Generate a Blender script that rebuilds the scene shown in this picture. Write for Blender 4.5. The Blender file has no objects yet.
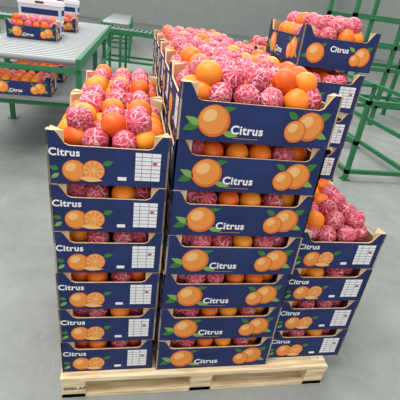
import bpy, bmesh, math, random
from mathutils import Vector, Matrix, noise
random.seed(7)
scene = bpy.context.scene
try:
    scene.view_settings.view_transform = 'Standard'
except Exception: pass

# ------------------------------------------------------------ materials
def lin(c):
    return tuple(((v/255)/12.92 if v/255<=0.04045 else ((v/255+0.055)/1.055)**2.4) for v in c)+(1,)
def mat(name, rgb, rough=0.6, metal=0.0, noise_scale=0, noise_amt=0.0, bump=0.0, spec=0.5):
    m = bpy.data.materials.new(name); m.use_nodes=True
    nt=m.node_tree; b=nt.nodes['Principled BSDF']
    b.inputs['Roughness'].default_value=rough; b.inputs['Metallic'].default_value=metal
    b.inputs['Specular IOR Level'].default_value=spec
    c=lin(rgb); b.inputs['Base Color'].default_value=c
    if noise_scale:
        tc=nt.nodes.new('ShaderNodeTexCoord'); n=nt.nodes.new('ShaderNodeTexNoise')
        n.inputs['Scale'].default_value=noise_scale; n.inputs['Detail'].default_value=5
        nt.links.new(tc.outputs['Object'],n.inputs['Vector'])
        r=nt.nodes.new('ShaderNodeValToRGB')
        r.color_ramp.elements[0].position=0.3; r.color_ramp.elements[1].position=0.7
        r.color_ramp.elements[0].color=tuple(v*(1-noise_amt) for v in c[:3])+(1,)
        r.color_ramp.elements[1].color=tuple(min(1,v*(1+noise_amt)) for v in c[:3])+(1,)
        nt.links.new(n.outputs['Fac'],r.inputs['Fac']); nt.links.new(r.outputs['Color'],b.inputs['Base Color'])
        if bump:
            bp=nt.nodes.new('ShaderNodeBump'); bp.inputs['Strength'].default_value=bump; bp.inputs['Distance'].default_value=0.005
            nt.links.new(n.outputs['Fac'],bp.inputs['Height']); nt.links.new(bp.outputs['Normal'],b.inputs['Normal'])
    return m
M_BLUE=mat('carton_navy',(41,53,100),0.8,0,9,0.18,spec=.2)
M_CARD=mat('cardboard',(210,180,140),0.8,0,25,0.12)
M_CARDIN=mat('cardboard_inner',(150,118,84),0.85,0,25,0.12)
M_WHITE=mat('print_white',(238,239,242),0.75,spec=.2)
M_PALE=mat('pale_carton',(196,206,220),0.8,0,8,0.06,spec=.2)
M_LINE=mat('print_grey',(90,98,130),0.75)
M_OR1=mat('print_orange_dark',(218,114,48),0.75,spec=.2)
M_OR2=mat('print_orange',(236,148,72),0.75,spec=.2)
M_OR3=mat('print_orange_light',(244,190,126),0.75,spec=.2)
M_LEAF=mat('print_leaf',(66,124,62),0.75,spec=.2)
M_LEAF2=mat('print_leaf_light',(128,170,88),0.75,spec=.2)
M_RED=mat('print_red',(196,54,52),0.75)
M_GREEN=mat('green_paint',(34,112,70),0.5,0,6,0.12)
M_STEEL=mat('roller_steel',(150,156,158),0.42,0.5)
M_GREY=mat('grey_metal',(130,136,138),0.5,0.3)
M_DARK=mat('dark_rubber',(60,58,52),0.6)
M_WALL=mat('wall_paint',(180,188,184),0.8,0,2,0.05)

def wood():
    m=mat('pallet_wood',(226,200,152),0.75); nt=m.node_tree; b=nt.nodes['Principled BSDF']
    tc=nt.nodes.new('ShaderNodeTexCoord'); mp=nt.nodes.new('ShaderNodeMapping'); mp.inputs['Scale'].default_value=(2.5,28,28)
    n=nt.nodes.new('ShaderNodeTexNoise'); n.inputs['Scale'].default_value=2.5; n.inputs['Detail'].default_value=6
    r=nt.nodes.new('ShaderNodeValToRGB'); r.color_ramp.elements[0].color=lin((204,172,122)); r.color_ramp.elements[1].color=lin((246,228,190))
    r.color_ramp.elements[0].position=.3; r.color_ramp.elements[1].position=.62
    nt.links.new(tc.outputs['Object'],mp.inputs[0]); nt.links.new(mp.outputs[0],n.inputs['Vector']); nt.links.new(n.outputs['Fac'],r.inputs[0]); nt.links.new(r.outputs[0],b.inputs['Base Color'])
    return m
M_WOOD=wood()
def floor_m():
    m=mat('concrete_floor',(140,146,148),0.7,spec=.2); nt=m.node_tree; b=nt.nodes['Principled BSDF']; L=nt.links
    tc=nt.nodes.new('ShaderNodeTexCoord'); n=nt.nodes.new('ShaderNodeTexNoise'); n.inputs['Scale'].default_value=2.2; n.inputs['Detail'].default_value=10; n.inputs['Roughness'].default_value=.7
    r=nt.nodes.new('ShaderNodeValToRGB'); r.color_ramp.elements[0].color=lin((126,132,130)); r.color_ramp.elements[1].color=lin((150,156,153))
    r.color_ramp.elements[0].position=.32; r.color_ramp.elements[1].position=.68
    L.new(tc.outputs['Object'],n.inputs['Vector']); L.new(n.outputs['Fac'],r.inputs[0])
    mp=nt.nodes.new('ShaderNodeMapping'); mp.inputs['Scale'].default_value=(9,1.2,1); mp.inputs['Rotation'].default_value=(0,0,.5)
    ns=nt.nodes.new('ShaderNodeTexNoise'); ns.inputs['Scale'].default_value=3; ns.inputs['Detail'].default_value=8; ns.inputs['Roughness'].default_value=.75
    L.new(tc.outputs['Object'],mp.inputs[0]); L.new(mp.outputs[0],ns.inputs['Vector'])
    rs=nt.nodes.new('ShaderNodeValToRGB'); rs.color_ramp.elements[0].position=.58; rs.color_ramp.elements[1].position=.72
    rs.color_ramp.elements[0].color=(0,0,0,1); rs.color_ramp.elements[1].color=(.5,.5,.5,1); L.new(ns.outputs['Fac'],rs.inputs[0])
    mx=nt.nodes.new('ShaderNodeMix'); mx.data_type='RGBA'; L.new(rs.outputs[0],mx.inputs['Factor']); L.new(r.outputs[0],mx.inputs['A']); mx.inputs['B'].default_value=lin((172,176,170))
    L.new(mx.outputs['Result'],b.inputs['Base Color'])
    n2=nt.nodes.new('ShaderNodeTexNoise'); n2.inputs['Scale'].default_value=5
    mr=nt.nodes.new('ShaderNodeMapRange'); mr.inputs['To Min'].default_value=.5; mr.inputs['To Max'].default_value=.8
    L.new(tc.outputs['Object'],n2.inputs['Vector']); L.new(n2.outputs['Fac'],mr.inputs[0]); L.new(mr.outputs[0],b.inputs['Roughness'])
    return m
M_FLOOR=floor_m()
def orange_m():
    m=mat('orange_peel',(240,120,20),0.45,spec=.4); nt=m.node_tree; b=nt.nodes['Principled BSDF']
    a=nt.nodes.new('ShaderNodeAttribute'); a.attribute_name='tint'
    r=nt.nodes.new('ShaderNodeValToRGB'); r.color_ramp.elements[0].color=lin((226,84,16)); r.color_ramp.elements[1].color=lin((250,154,40))
    e=r.color_ramp.elements.new(.5); e.color=lin((242,118,24))
    nt.links.new(a.outputs['Fac'],r.inputs[0])
    tc=nt.nodes.new('ShaderNodeTexCoord'); n=nt.nodes.new('ShaderNodeTexNoise'); n.inputs['Scale'].default_value=450
    n3=nt.nodes.new('ShaderNodeTexNoise'); n3.inputs['Scale'].default_value=28; nt.links.new(tc.outputs['Object'],n3.inputs['Vector'])
    mx=nt.nodes.new('ShaderNodeMix'); mx.data_type='RGBA'; mr=nt.nodes.new('ShaderNodeMapRange'); mr.inputs['From Min'].default_value=.5; mr.inputs['From Max'].default_value=.75; mr.inputs['To Max'].default_value=.5
    nt.links.new(n3.outputs['Fac'],mr.inputs[0]); nt.links.new(mr.outputs[0],mx.inputs['Factor']); nt.links.new(r.outputs[0],mx.inputs['A']); mx.inputs['B'].default_value=lin((244,160,60))
    nt.links.new(mx.outputs['Result'],b.inputs['Base Color'])
    bp=nt.nodes.new('ShaderNodeBump'); bp.inputs['Strength'].default_value=.25; bp.inputs['Distance'].default_value=.001
    nt.links.new(tc.outputs['Object'],n.inputs['Vector']); nt.links.new(n.outputs['Fac'],bp.inputs['Height']); nt.links.new(bp.outputs[0],b.inputs['Normal'])
    return m
M_ORANGE=orange_m()
M_STEM=mat('fruit_stem',(120,130,50),0.7)
def wrap_m():
    m=mat('printed_tissue_wrap',(200,50,80),0.45,spec=.45); nt=m.node_tree; b=nt.nodes['Principled BSDF']; L=nt.links
    uv=nt.nodes.new('ShaderNodeUVMap'); uv.uv_map='UVMap'
    sp=nt.nodes.new('ShaderNodeSeparateXYZ'); L.new(uv.outputs[0],sp.inputs[0])
    def mth(op,a,bv=None):
        n=nt.nodes.new('ShaderNodeMath'); n.operation=op
        for i,v in enumerate([a,bv]):
            if v is None: continue
            if isinstance(v,(int,float)): n.inputs[i].default_value=v
            else: L.new(v,n.inputs[i])
        return n.outputs[0]
    def smooth(x,w):
        n=nt.nodes.new('ShaderNodeMapRange'); n.interpolation_type='SMOOTHSTEP'
        L.new(x,n.inputs[0]); n.inputs['From Min'].default_value=w*.4; n.inputs['From Max'].default_value=w; n.inputs['To Min'].default_value=1; n.inputs['To Max'].default_value=0
        return n.outputs[0]
    tc=nt.nodes.new('ShaderNodeTexCoord')
    def nz(s,d=2,r=.5):
        n=nt.nodes.new('ShaderNodeTexNoise'); n.inputs['Scale'].default_value=s; n.inputs['Detail'].default_value=d; n.inputs['Roughness'].default_value=r
        L.new(tc.outputs['Object'],n.inputs['Vector']); return n.outputs['Fac']
    wob=mth('SUBTRACT',nz(38,3),.5)
    wob2=mth('SUBTRACT',nz(55,3),.5)
    u=mth('ADD',sp.outputs[0],mth('MULTIPLY',wob,.14)); v=mth('ADD',sp.outputs[1],mth('MULTIPLY',wob2,.18))
    fr=mth('ABSOLUTE',mth('SUBTRACT',mth('FRACT',mth('MULTIPLY',u,9)),.5))
    inseg=mth('LESS_THAN',v,.34)
    spk=mth('MULTIPLY',smooth(fr,.14),inseg)
    r1=smooth(mth('ABSOLUTE',mth('SUBTRACT',v,.35)),.026)
    vo=nt.nodes.new('ShaderNodeTexVoronoi'); vo.feature='DISTANCE_TO_EDGE'; vo.inputs['Scale'].default_value=66
    mpv=nt.nodes.new('ShaderNodeVectorMath'); mpv.operation='ADD'; L.new(tc.outputs['Object'],mpv.inputs[0])
    sc=nt.nodes.new('ShaderNodeCombineXYZ'); L.new(mth('MULTIPLY',wob,.03),sc.inputs[0]); L.new(mth('MULTIPLY',wob2,.03),sc.inputs[1]); L.new(mth('MULTIPLY',wob,-.03),sc.inputs[2])
    L.new(sc.outputs[0],mpv.inputs[1]); L.new(mpv.outputs[0],vo.inputs['Vector'])
    vein=mth('MULTIPLY',smooth(vo.outputs['Distance'],.10),mth('SUBTRACT',1,inseg))
    tot=mth('MAXIMUM',mth('MAXIMUM',spk,r1),mth('MULTIPLY',vein,.75))
    fade=nt.nodes.new('ShaderNodeMapRange'); L.new(nz(30,4,.7),fade.inputs[0]); fade.inputs['From Min'].default_value=.36; fade.inputs['From Max'].default_value=.62; fade.inputs['To Min'].default_value=.25; fade.inputs['To Max'].default_value=.95
    pale=nt.nodes.new('ShaderNodeMapRange'); L.new(nz(95,5,.75),pale.inputs[0]); pale.inputs['From Min'].default_value=.52; pale.inputs['From Max'].default_value=.72; pale.inputs['To Min'].default_value=0; pale.inputs['To Max'].default_value=.5
    fac=mth('MINIMUM',mth('ADD',mth('MULTIPLY',tot,fade.outputs[0]),pale.outputs[0]),.95)
    mx=nt.nodes.new('ShaderNodeMix'); mx.data_type='RGBA'
    r=nt.nodes.new('ShaderNodeValToRGB'); r.color_ramp.elements[0].color=lin((176,28,58)); r.color_ramp.elements[1].color=lin((212,60,94))
    a=nt.nodes.new('ShaderNodeAttribute'); a.attribute_name='tint'; L.new(a.outputs['Fac'],r.inputs[0])
    L.new(r.outputs[0],mx.inputs['A']); mx.inputs['B'].default_value=lin((244,194,202)); L.new(fac,mx.inputs['Factor'])
    L.new(mx.outputs['Result'],b.inputs['Base Color'])
    vc=nt.nodes.new('ShaderNodeTexVoronoi'); vc.feature='F1'; vc.inputs['Scale'].default_value=75; L.new(mpv.outputs[0],vc.inputs['Vector'])
    bp=nt.nodes.new('ShaderNodeBump'); bp.inputs['Strength'].default_value=.8; bp.inputs['Distance'].default_value=.006
    L.new(mth('ADD',vc.outputs['Distance'],mth('MULTIPLY',nz(120,4,.7),.5)),bp.inputs['Height']); L.new(bp.outputs[0],b.inputs['Normal'])
    return m
M_WRAP=wrap_m()

# ------------------------------------------------------------ mesh builder
class MB:
    def __init__(s): s.v=[];s.f=[];s.m=[];s.mats=[]
    def mi(s,m):
        if m not in s.mats: s.mats.append(m)
        return s.mats.index(m)
    def poly(s,pts,m):
        b=len(s.v); s.v+= [tuple(p) for p in pts]; s.f.append(tuple(range(b,b+len(pts)))); s.m.append(s.mi(m))
    def box(s,c,d,m,M=None):
        cx,cy,cz=c; x,y,z=d[0]/2,d[1]/2,d[2]/2; b=len(s.v)
        P=[Vector((cx+i*x,cy+j*y,cz+k*z)) for i in(-1,1) for j in(-1,1) for k in(-1,1)]
        if M: P=[M@p for p in P]
        s.v+=[tuple(p) for p in P]
        for q in((0,1,3,2),(4,6,7,5),(0,4,5,1),(2,3,7,6),(0,2,6,4),(1,5,7,3)):
            s.f.append(tuple(b+i for i in q)); s.m.append(s.mi(m))
    def cyl(s,p0,p1,r,m,n=12):
        p0=Vector(p0);p1=Vector(p1);d=(p1-p0).normalized(); a=d.orthogonal().normalized(); c=d.cross(a); b=len(s.v)
        for p in(p0,p1):
            for i in range(n):
                t=2*math.pi*i/n; s.v.append(tuple(p+a*math.cos(t)*r+c*math.sin(t)*r))
        k=s.mi(m)
        for i in range(n):
            j=(i+1)%n; s.f.append((b+i,b+j,b+n+j,b+n+i)); s.m.append(k)
        s.f.append(tuple(b+i for i in reversed(range(n)))); s.m.append(k)
        s.f.append(tuple(b+n+i for i in range(n))); s.m.append(k)
    def mesh(s,name):
        me=bpy.data.meshes.new(name); me.from_pydata(s.v,[],s.f)
        for m in s.mats: me.materials.append(m)
        me.polygons.foreach_set('material_index',s.m); me.update(); return me
def add(name,me,loc=(0,0,0),rz=0,parent=None):
    o=bpy.data.objects.new(name,me); o.location=loc; o.rotation_euler=(0,0,rz); scene.collection.objects.link(o)
    if parent: o.parent=parent
    return o

# ------------------------------------------------------------ text
def text_tris(txt,size,bold=.03):
    c=bpy.data.curves.new('t','FONT'); c.body=txt; c.size=size; c.align_x='CENTER'; c.align_y='CENTER'; c.offset=size*bold; c.resolution_u=3; c.space_character=1.08
    o=bpy.data.objects.new('t',c); scene.collection.objects.link(o)
    dg=bpy.context.evaluated_depsgraph_get(); me=o.evaluated_get(dg).to_mesh()
    me.calc_loop_triangles()
    t=[[ (me.vertices[i].co.x,me.vertices[i].co.y) for i in tr.vertices] for tr in me.loop_triangles]
    o.evaluated_get(dg).to_mesh_clear(); bpy.data.objects.remove(o); bpy.data.curves.remove(c)
    return t
T_BIG=text_tris('Citrus',0.038)
T_SM=text_tris('Citrus',0.033)

# ------------------------------------------------------------ crate
LW,SW,BH=0.50,0.365,0.1725
TH=0.006
def crate_mesh(variant=0):
    B=MB()
    def face_frame(side):
        if side=='F': return lambda s,t,e:(s,-SW/2-e,t)
        if side=='B': return lambda s,t,e:(-s,SW/2+e,t)
        if side=='R': return lambda s,t,e:(LW/2+e,s,t)
        if side=='L': return lambda s,t,e:(-LW/2-e,-s,t)
    def wall(side,w,dip):
        F=face_frame(side)
        h=BH-.002
        c=.026
        out=[(-w/2,0),(w/2,0),(w/2,h),(w/2-c,h),(w/2-c-.008,h-.010),(w/2-c-.026,dip+.006),(w/2-c-.040,dip),(-(w/2-c-.040),dip),(-(w/2-c-.026),dip+.006),(-(w/2-c-.008),h-.010),(-(w/2-c),h),(-w/2,h)]
        def cap(e,m,rev):
            P=out
            quads=[[P[0],P[1],(w/2,dip),(-w/2,dip)],
                   [(w/2-c-.040,dip),(w/2,dip),P[2],P[3],P[4],P[5]],
                   [(-w/2,dip),(-(w/2-c-.040),dip),P[8],P[9],P[10],P[11]]]
            for q in quads:
                pts=[F(a,b,e) for a,b in q]
                if rev: pts=pts[::-1]
                B.poly(pts,m)
        cap(0,M_BLUE,False); cap(-TH,M_CARDIN,True)
        n=len(out)
        for i in range(n):
            a=out[i];b=out[(i+1)%n]
            B.poly([F(*a,0),F(*a,-TH),F(*b,-TH),F(*b,0)],M_CARD)
        return F
    FF=wall('F',LW,.122);FB=wall('B',LW,.122);FL=wall('L',SW,.126);FR=wall('R',SW,.126)
    B.box((0,0,.004),(LW-.001,SW-.001,.006),M_CARD)
    for sx in(-1,1):
        for sy in(-1,1):
            x=sx*(LW/2-TH);y=sy*(SW/2-TH);k=.045
            a=(x,y);b=(x-sx*k,y);c=(x,y-sy*k); z0,z1=.006,BH-.003
            for p,q in((a,b),(b,c),(c,a)):
                B.poly([(*p,z0),(*q,z0),(*q,z1),(*p,z1)],M_CARD)
            B.poly([(*a,z1),(*b,z1),(*c,z1)],M_CARD)
    def disc(F,s,t,r,e,m,n=22,sx=1,rot=0):
        pts=[]
        for i in range(n):
            a=2*math.pi*i/n; x=math.cos(a)*r*sx;y=math.sin(a)*r
            pts.append(F(s+x*math.cos(rot)-y*math.sin(rot),t+x*math.sin(rot)+y*math.cos(rot),e))
        B.poly(pts,m)
    def rect(F,s0,t0,s1,t1,e,m): B.poly([F(s0,t0,e),F(s1,t0,e),F(s1,t1,e),F(s0,t1,e)],m)
    def leaf(F,s,t,l,w,ang,e,m):
        up=[];dn=[]
        for i in range(9):
            x=i/8; y=math.sin(math.pi*x**.8)*w/2
            up.append((x*l,y)); dn.append((x*l,-y))
        P=up+dn[::-1][1:-1]
        B.poly([F(s+x*math.cos(ang)-y*math.sin(ang),t+x*math.sin(ang)+y*math.cos(ang),e) for x,y in P],m)
    def fruit(F,s,t,r,e=.0006):
        disc(F,s,t,r,e,M_OR1); disc(F,s-r*.05,t+r*.06,r*.88,e+.0003,M_OR2); disc(F,s-r*.28,t+r*.32,r*.38,e+.0006,M_OR3,sx=1.2,rot=.6)
    def half(F,s,t,r,e,rot=0.3):
        disc(F,s,t,r,e,M_OR1); disc(F,s,t,r*.92,e+.0003,M_OR3,sx=.98)
        for k in range(9):
            a=2*math.pi*k/9+rot
            q=[(.12,0),(.82,-.28),(.88,0),(.82,.28)]
            B.poly([F(s+r*x*math.cos(a+y),t+r*x*math.sin(a+y),e+.0006) for x,y in q],M_OR2)
    def txt(F,T,s,t,e,m):
        for tr in T: B.poly([F(s+x,t+y,e) for x,y in tr],m)
    for F in(FF,FB):
        leaf(F,-.185,.055,.055,.026,math.radians(205),.0004,M_LEAF); leaf(F,-.18,.05,.055,.022,math.radians(155),.0006,M_LEAF2)
        leaf(F,-.13,.095,.055,.018,math.radians(15),.0004,M_LEAF)
        leaf(F,-.11,.03,.05,.02,math.radians(-10),.0004,M_LEAF2)
        fruit(F,-.142,.064,.050)
        leaf(F,.185,.09,.050,.026,math.radians(30),.0004,M_LEAF); leaf(F,.185,.05,.05,.022,math.radians(-20),.0004,M_LEAF2)
        leaf(F,.12,.09,.04,.02,math.radians(150),.0004,M_LEAF)
        fruit(F,.165,.068,.047)
        fruit(F,.120,.050,.036,.0018)
        txt(F,T_BIG,-.035,.040,.001,M_WHITE)
        rect(F,-.075,.014,.005,.0155,.0008,M_OR2)
    for F in(FL,FR):
        if variant==1:
            leaf(F,-.14,.05,.035,.018,math.radians(190),.0004,M_LEAF); leaf(F,-.09,.09,.035,.016,math.radians(30),.0004,M_LEAF)
            fruit(F,-.108,.062,.043)
            leaf(F,.13,.09,.04,.02,math.radians(30),.0004,M_LEAF); leaf(F,.08,.085,.035,.016,math.radians(150),.0004,M_LEAF2)
            fruit(F,.120,.064,.041); fruit(F,.088,.048,.026,.0018)
            txt(F,T_SM,.005,.085,.001,M_WHITE)
            continue
        txt(F,T_SM,-.132,.104,.001,M_WHITE)
        leaf(F,-.15,.05,.03,.016,math.radians(170),.0004,M_LEAF); leaf(F,-.02,.07,.034,.018,math.radians(20),.0004,M_LEAF); leaf(F,-.15,.035,.03,.014,math.radians(215),.0004,M_LEAF2)
        fruit(F,-.105,.046,.036); half(F,-.048,.050,.034,.0018); leaf(F,-.09,.024,.07,.018,math.radians(-5),.0034,M_OR3)
        s0,t0,s1,t1=.078,.022,.156,.116
        rect(F,s0,t0,s1,t1,.0006,M_WHITE)
        for i in range(1,7): rect(F,s0,t0+(t1-t0)*i/7-.0008,s1,t0+(t1-t0)*i/7+.0008,.0010,M_LINE)
        for x in(.098,.128): rect(F,x-.0007,t0,x+.0007,t1,.0012,M_LINE)
        rect(F,.025,.020,.052,.032,.0006,M_WHITE)
        rect(F,.132,.078,.145,.086,.0015,M_RED)
    return B.mesh('citrus_crate')
CR=crate_mesh(); CR1=crate_mesh(1)

# ------------------------------------------------------------ fruit
def fruit_mesh(name,layers,seed,wrapfrac=.55):
    rnd=random.Random(seed)
    V=[];Fc=[];MI=[];UV=[];TI=[]
    def ball(c,R,wrapped,fine):
        tint=rnd.random()
        ax=Vector((rnd.uniform(-1,1),rnd.uniform(-1.2,.7),rnd.uniform(.0,1))).normalized()
        if not wrapped: ax=Vector((rnd.uniform(-1,1),rnd.uniform(-1,1),rnd.uniform(-.4,1))).normalized()
        q=Vector((0,0,1)).rotation_difference(ax).to_matrix()
        NS,NR=(34,20) if (wrapped and fine) else (22,12)
        b=len(V); off=Vector((rnd.random()*50,rnd.random()*50,0))
        el=rnd.uniform(.93,1.02)
        for i in range(NR+1):
            th=math.pi*i/NR
            for j in range(NS):
                ph=2*math.pi*j/NS
                d=Vector((math.sin(th)*math.cos(ph),math.sin(th)*math.sin(ph),math.cos(th)))
                r=R
                if wrapped:
                    rid=1-abs(noise.noise(d*1.8+off))*2.4
                    rid2=1-abs(noise.noise(d*4.0+off*1.7))*2.4
                    r*=.965+.045*rid+.030*rid2+.012*noise.noise(d*10+off)
                else:
                    r*=1+.012*noise.noise(d*1.5+off)
                    if i==0: r*=.955
                d.z*=el
                d=q@d
                V.append(tuple(Vector(c)+d*r))
        for i in range(NR):
            for j in range(NS):
                jn=(j+1)%NS
                Fc.append((b+i*NS+j,b+(i+1)*NS+j,b+(i+1)*NS+jn,b+i*NS+jn))
                UV.extend([(j/NS,i/NR),(j/NS,(i+1)/NR),((j+1)/NS,(i+1)/NR),((j+1)/NS,i/NR)])
                MI.append(1 if wrapped else 0); TI.extend([tint]*4)
        if not wrapped:
            k=len(V); tip=Vector(c)+ax*R*.955*el
            a=ax.orthogonal().normalized(); cc=ax.cross(a)
            for j in range(6):
                t=j*math.pi/3; V.append(tuple(tip+(a*math.cos(t)+cc*math.sin(t))*.0032-ax*.001))
            V.append(tuple(tip+ax*.0016))
            for j in range(6):
                Fc.append((k+j,k+(j+1)%6,k+6)); UV.extend([(0,0)]*3); MI.append(2); TI.extend([0]*3)
    for (nx,ny,z,wx,wy,R,jit,prob) in layers:
        for i in range(nx):
            for j in range(ny):
                if rnd.random()>prob: continue
                x=-wx/2+wx*(i+.5)/nx+rnd.uniform(-jit,jit); y=-wy/2+wy*(j+.5)/ny+rnd.uniform(-jit,jit)
                lx=.242-R-.001; ly=.1745-R-.001
                x=max(-lx,min(lx,x)); y=max(-ly,min(ly,y))
                ex=abs(x)-(.244-.055); ey=abs(y)-(.1765-.055)
                if ex>-.02 and ey>-.02 and (ex+ey)>-.03:
                    s=(ex+ey+.03)/2; x-=math.copysign(s,x); y-=math.copysign(s,y)
                ball((x,y,z+rnd.uniform(-jit,jit)*.8),R*rnd.uniform(.92,1.04),rnd.random()<wrapfrac,z>.1)
    me=bpy.data.meshes.new(name); me.from_pydata(V,[],Fc)
    for m in(M_ORANGE,M_WRAP,M_STEM): me.materials.append(m)
    me.polygons.foreach_set('material_index',MI); me.polygons.foreach_set('use_smooth',[True]*len(Fc))
    uv=me.uv_layers.new(name='UVMap'); uv.data.foreach_set('uv',[x for p in UV for x in p])
    at=me.attributes.new('tint','FLOAT','CORNER'); at.data.foreach_set('value',TI)
    me.update(); return me
low=[(6,4,.050,.486,.351,.0405,.001,1),(6,4,.119,.486,.351,.0405,.002,1)]
LOW=[fruit_mesh('oranges_layer',low,s,.45) for s in(1,2,3,4)]
top=[(6,4,.055,.486,.351,.0405,.002,1),(6,4,.130,.486,.351,.0415,.003,1),(5,3,.178,.41,.27,.0415,.007,1)]
TOP=[fruit_mesh('oranges_heap',top,s,.57) for s in(11,12,13,14,15)]

Z0=.125
def crate(x,y,z,rz,me=CR,fruit=None):
    o=add('citrus_crate',me,(x,y,z),rz); add('oranges',fruit,(0,0,0),0,o); return o
def stack(x0,y0,ori,n,z0=Z0,jit=.002,topmesh=True):
    for k in range(n):
        w,d=(LW,SW) if ori=='L' else (SW,LW)
        rz=(0 if ori=='L' else -math.pi/2)+random.uniform(-.004,.004)
        if random.random()<.5: rz+=math.pi
        crate(x0+w/2+random.uniform(-jit,jit),y0+d/2+random.uniform(-jit,jit),z0+BH*k,rz,CR,random.choice(TOP) if (k==n-1 and topmesh) else random.choice(LOW))
stack(-.245,1.095,'S',6); stack(-.245,1.607,'S',6)
stack(.134,1.085,'L',7); stack(.134,1.458,'L',7); stack(.134,1.831,'L',7)
stack(.645,1.12,'S',4); stack(.665,1.632,'S',7,topmesh=False)
crate(.725+SW/2,1.70+LW/2,Z0+7*BH+.004,-math.pi/2-.02,CR1,TOP[1])
stack(.134,2.26,'L',7); stack(.134,2.634,'L',7)
stack(.80,2.26,'L',7); stack(.80,2.634,'L',7)

# ------------------------------------------------------------ pallets
def pallet(x0,y0,x1,y1,stamp=True):
    B=MB(); w=x1-x0;d=y1-y0;h=Z0
    nb=8; bw=.098; gap=(d-nb*bw)/(nb-1)
    for i in range(nb):
        B.box((random.uniform(-.002,.002),-d/2+bw/2+i*(bw+gap),h-.0115),(w,bw,.021),M_WOOD)
    for x in(-w/2+.05,0,w/2-.05):
        B.box((x,0,h-.033),(.095,d-.004,.02),M_WOOD)
        for y in(-d/2+.06,0,d/2-.06):
            B.box((x,y,.051),(.093,.11,.062),M_WOOD)
        B.box((x,0,.010),(.095,d-.01,.02),M_WOOD)
    for y in(-d/2+.05,d/2-.05): B.box((0,y,.0105),(w,.09,.0205),M_WOOD)
    for i in range(nb):
        for x in(-w/2+.03,-w/2+.07,-.02,.02,w/2-.07,w/2-.03):
            y=-d/2+bw/2+i*(bw+gap); B.cyl((x,y,h-.002),(x,y,h-.0003),.004,M_GREY,8)
    if stamp:
        T=text_tris('0080-AF',.024)
        for tr in T: B.poly([(-w/2+.055+x,-d/2+.005-.0008,.055+y) for x,y in tr],M_DARK)
    add('wooden_pallet',B.mesh('wooden_pallet'),((x0+x1)/2,(y0+y1)/2,0))
pallet(-.25,1.06,.93,2.20); pallet(.12,2.235,1.32,3.03)

# ------------------------------------------------------------ room
B=MB(); B.box((1,12,-.05),(26,32,.1),M_FLOOR); add('floor',B.mesh('floor'))
B=MB(); B.box((1,28.1,2.5),(26,.2,5),M_WALL); add('wall_back',B.mesh('wall_back'))
B=MB(); B.box((-12.1,12,2.5),(.2,32,5),M_WALL); add('wall_left',B.mesh('wall_left'))
B=MB(); B.box((14.1,12,2.5),(.2,32,5),M_WALL); add('wall_right',B.mesh('wall_right'))

def conveyor(name,x,y,w,l,h,rz=0,low_rail=.3,frame=M_GREEN,seg=1.2,shelf=False):
    B=MB()
    n=max(1,int(l/seg))
    for sx in(-1,1):
        B.box((sx*w/2,l/2,h-.045),(.04,l,.09),frame)
        B.box((sx*w/2,l/2,low_rail),(.04,l,.045),frame)
        for i in range(n+1):
            yy=.05+(l-.1)*i/n
            B.box((sx*w/2,yy,(h-.1)/2),(.05,.05,h-.1),frame); B.box((sx*w/2,yy,.006),(.11,.11,.012),frame)
    for i in range(n+1):
        yy=.05+(l-.1)*i/n
        B.box((0,yy,low_rail),(w,.04,.045),frame); B.box((0,yy,h-.11),(w,.04,.04),frame)
    k=int(l/.1)
    for i in range(k):
        yy=.04+i*.1
        B.cyl((-w/2+.02,yy,h-.028),(w/2-.02,yy,h-.028),.026,M_STEEL,10)
    if shelf: B.box((0,l/2,low_rail+.032),(w-.05,l,.018),M_GREY)
    return add(name,B.mesh(name),(x,y,0),rz)
conveyor('roller_conveyor',-.97,3.45,1.0,4.4,1.0,0,.60,M_GREEN,1.4,True)
# crates riding on / under the conveyor belong to it (its load)
for (x,y,z) in((-1.08,4.70,1.0),(-1.05,5.9,1.0),(-.98,3.72,.641),(-.98,4.35,.641)):
    crate(x,y,z,.03,CR,TOP[0] if z>.9 else LOW[0])
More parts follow.
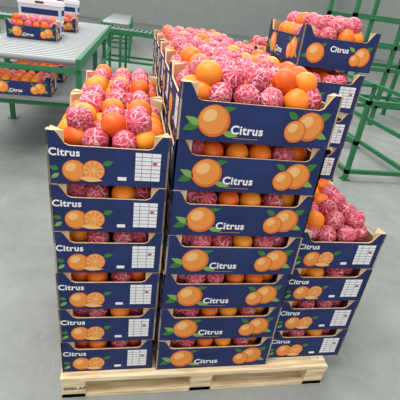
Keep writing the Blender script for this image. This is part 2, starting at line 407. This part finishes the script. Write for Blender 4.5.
# pale lidded cartons with a blue band, stacked on the conveyor
def lidded():
    B=MB(); B.box((0,0,.085),(.46,.32,.17),M_PALE); B.box((0,0,.155),(.472,.332,.05),M_WHITE)
    for s in(-1,1):
        B.box((0,s*.161,.06),(.40,.002,.06),M_BLUE); B.box((s*.231,0,.06),(.002,.26,.06),M_BLUE)
        B.box((0,s*.167,.155),(.09,.002,.024),M_DARK)
    return B.mesh('lidded_carton')
LD=lidded()
for (x,y,z) in((-1.12,5.22,1.0),(-1.10,5.22,1.183),(-1.15,6.6,1.0),(-1.1,6.6,1.183)):
    add('lidded_carton',LD,(x,y,z),.04)
def railing(name,x,y,w,l,h,rz=0,levels=(.12,.45),seg=1.1,t=.035):
    B=MB(); n=max(1,round(l/seg))
    for sx in(-1,1):
        for z in list(levels)+[h]:
            B.box((sx*w/2,l/2,z-.02),(t,l,t),M_GREEN)
        for i in range(n+1):
            yy=t/2+(l-t)*i/n
            B.box((sx*w/2,yy,h/2),(t,t,h),M_GREEN); B.box((sx*w/2,yy,.005),(.09,.09,.01),M_GREEN)
    for i in range(n+1):
        yy=t/2+(l-t)*i/n
        for z in(levels[0],h): B.box((0,yy,z-.02),(w,t,t),M_GREEN)
    return add(name,B.mesh(name),(x,y,0),rz)
railing('steel_guard_frame',2.75,3.5,.8,2.4,.88,t=.045)
railing('steel_shelving',3.3,6.5,.9,2.6,2.2,-math.pi/2,(.35,.95,1.3,1.7),.85,.06)
conveyor('sorting_conveyor',3.9,8.2,.7,7,.9,math.radians(82))
conveyor('sorting_conveyor',-.5,10.6,.7,5.0,.9)
conveyor('sorting_conveyor',1.1,5.4,.7,1.9,.85)

# lights
def area(name,loc,size,power,rot=(0,0,0),col=(1,1,1)):
    l=bpy.data.lights.new(name,'AREA'); l.shape='RECTANGLE'; l.size=size[0]; l.size_y=size[1]; l.energy=power; l.color=col
    o=bpy.data.objects.new(name,l); o.location=loc; o.rotation_euler=rot; scene.collection.objects.link(o)
area('ceiling_light',(-1.2,.6,4.8),(3.4,2.2),225,(0,0,0),(1,.96,.91))
area('ceiling_light',(2.5,6,5.5),(4,4),310,(0,0,0),(1,.98,.95))
area('ceiling_light',(-3,10,5.5),(4,4),360,(0,0,0),(1,.98,.95))
w=bpy.data.worlds.new('world'); scene.world=w; w.use_nodes=True
bg=w.node_tree.nodes['Background']; bg.inputs[0].default_value=(1,.99,.97,1); bg.inputs[1].default_value=.84

# ------------------------------------------------------------ camera
Xc=Vector((.9821,.0365,.1848)).normalized()
Yc=Vector((-.1468,-.4714,.8697)); Yc=(Yc-Xc*Yc.dot(Xc)).normalized()
Dc=Xc.cross(Yc)
if Dc.y<0: Dc=-Dc
right=Vector((Xc[0],Yc[0],-Dc[0])); down=Vector((Xc[1],Yc[1],-Dc[1])); fwd=Vector((Xc[2],Yc[2],-Dc[2]))
R=Matrix((right,-down,-fwd)).transposed().to_4x4()
cd=bpy.data.cameras.new('camera'); cam=bpy.data.objects.new('camera',cd); scene.collection.objects.link(cam)
cam.matrix_world=Matrix.Translation((0,0,Z0+1.4))@R
cd.sensor_width=36; cd.lens=36*375/400; cd.clip_start=.02; cd.clip_end=200
scene.camera=cam
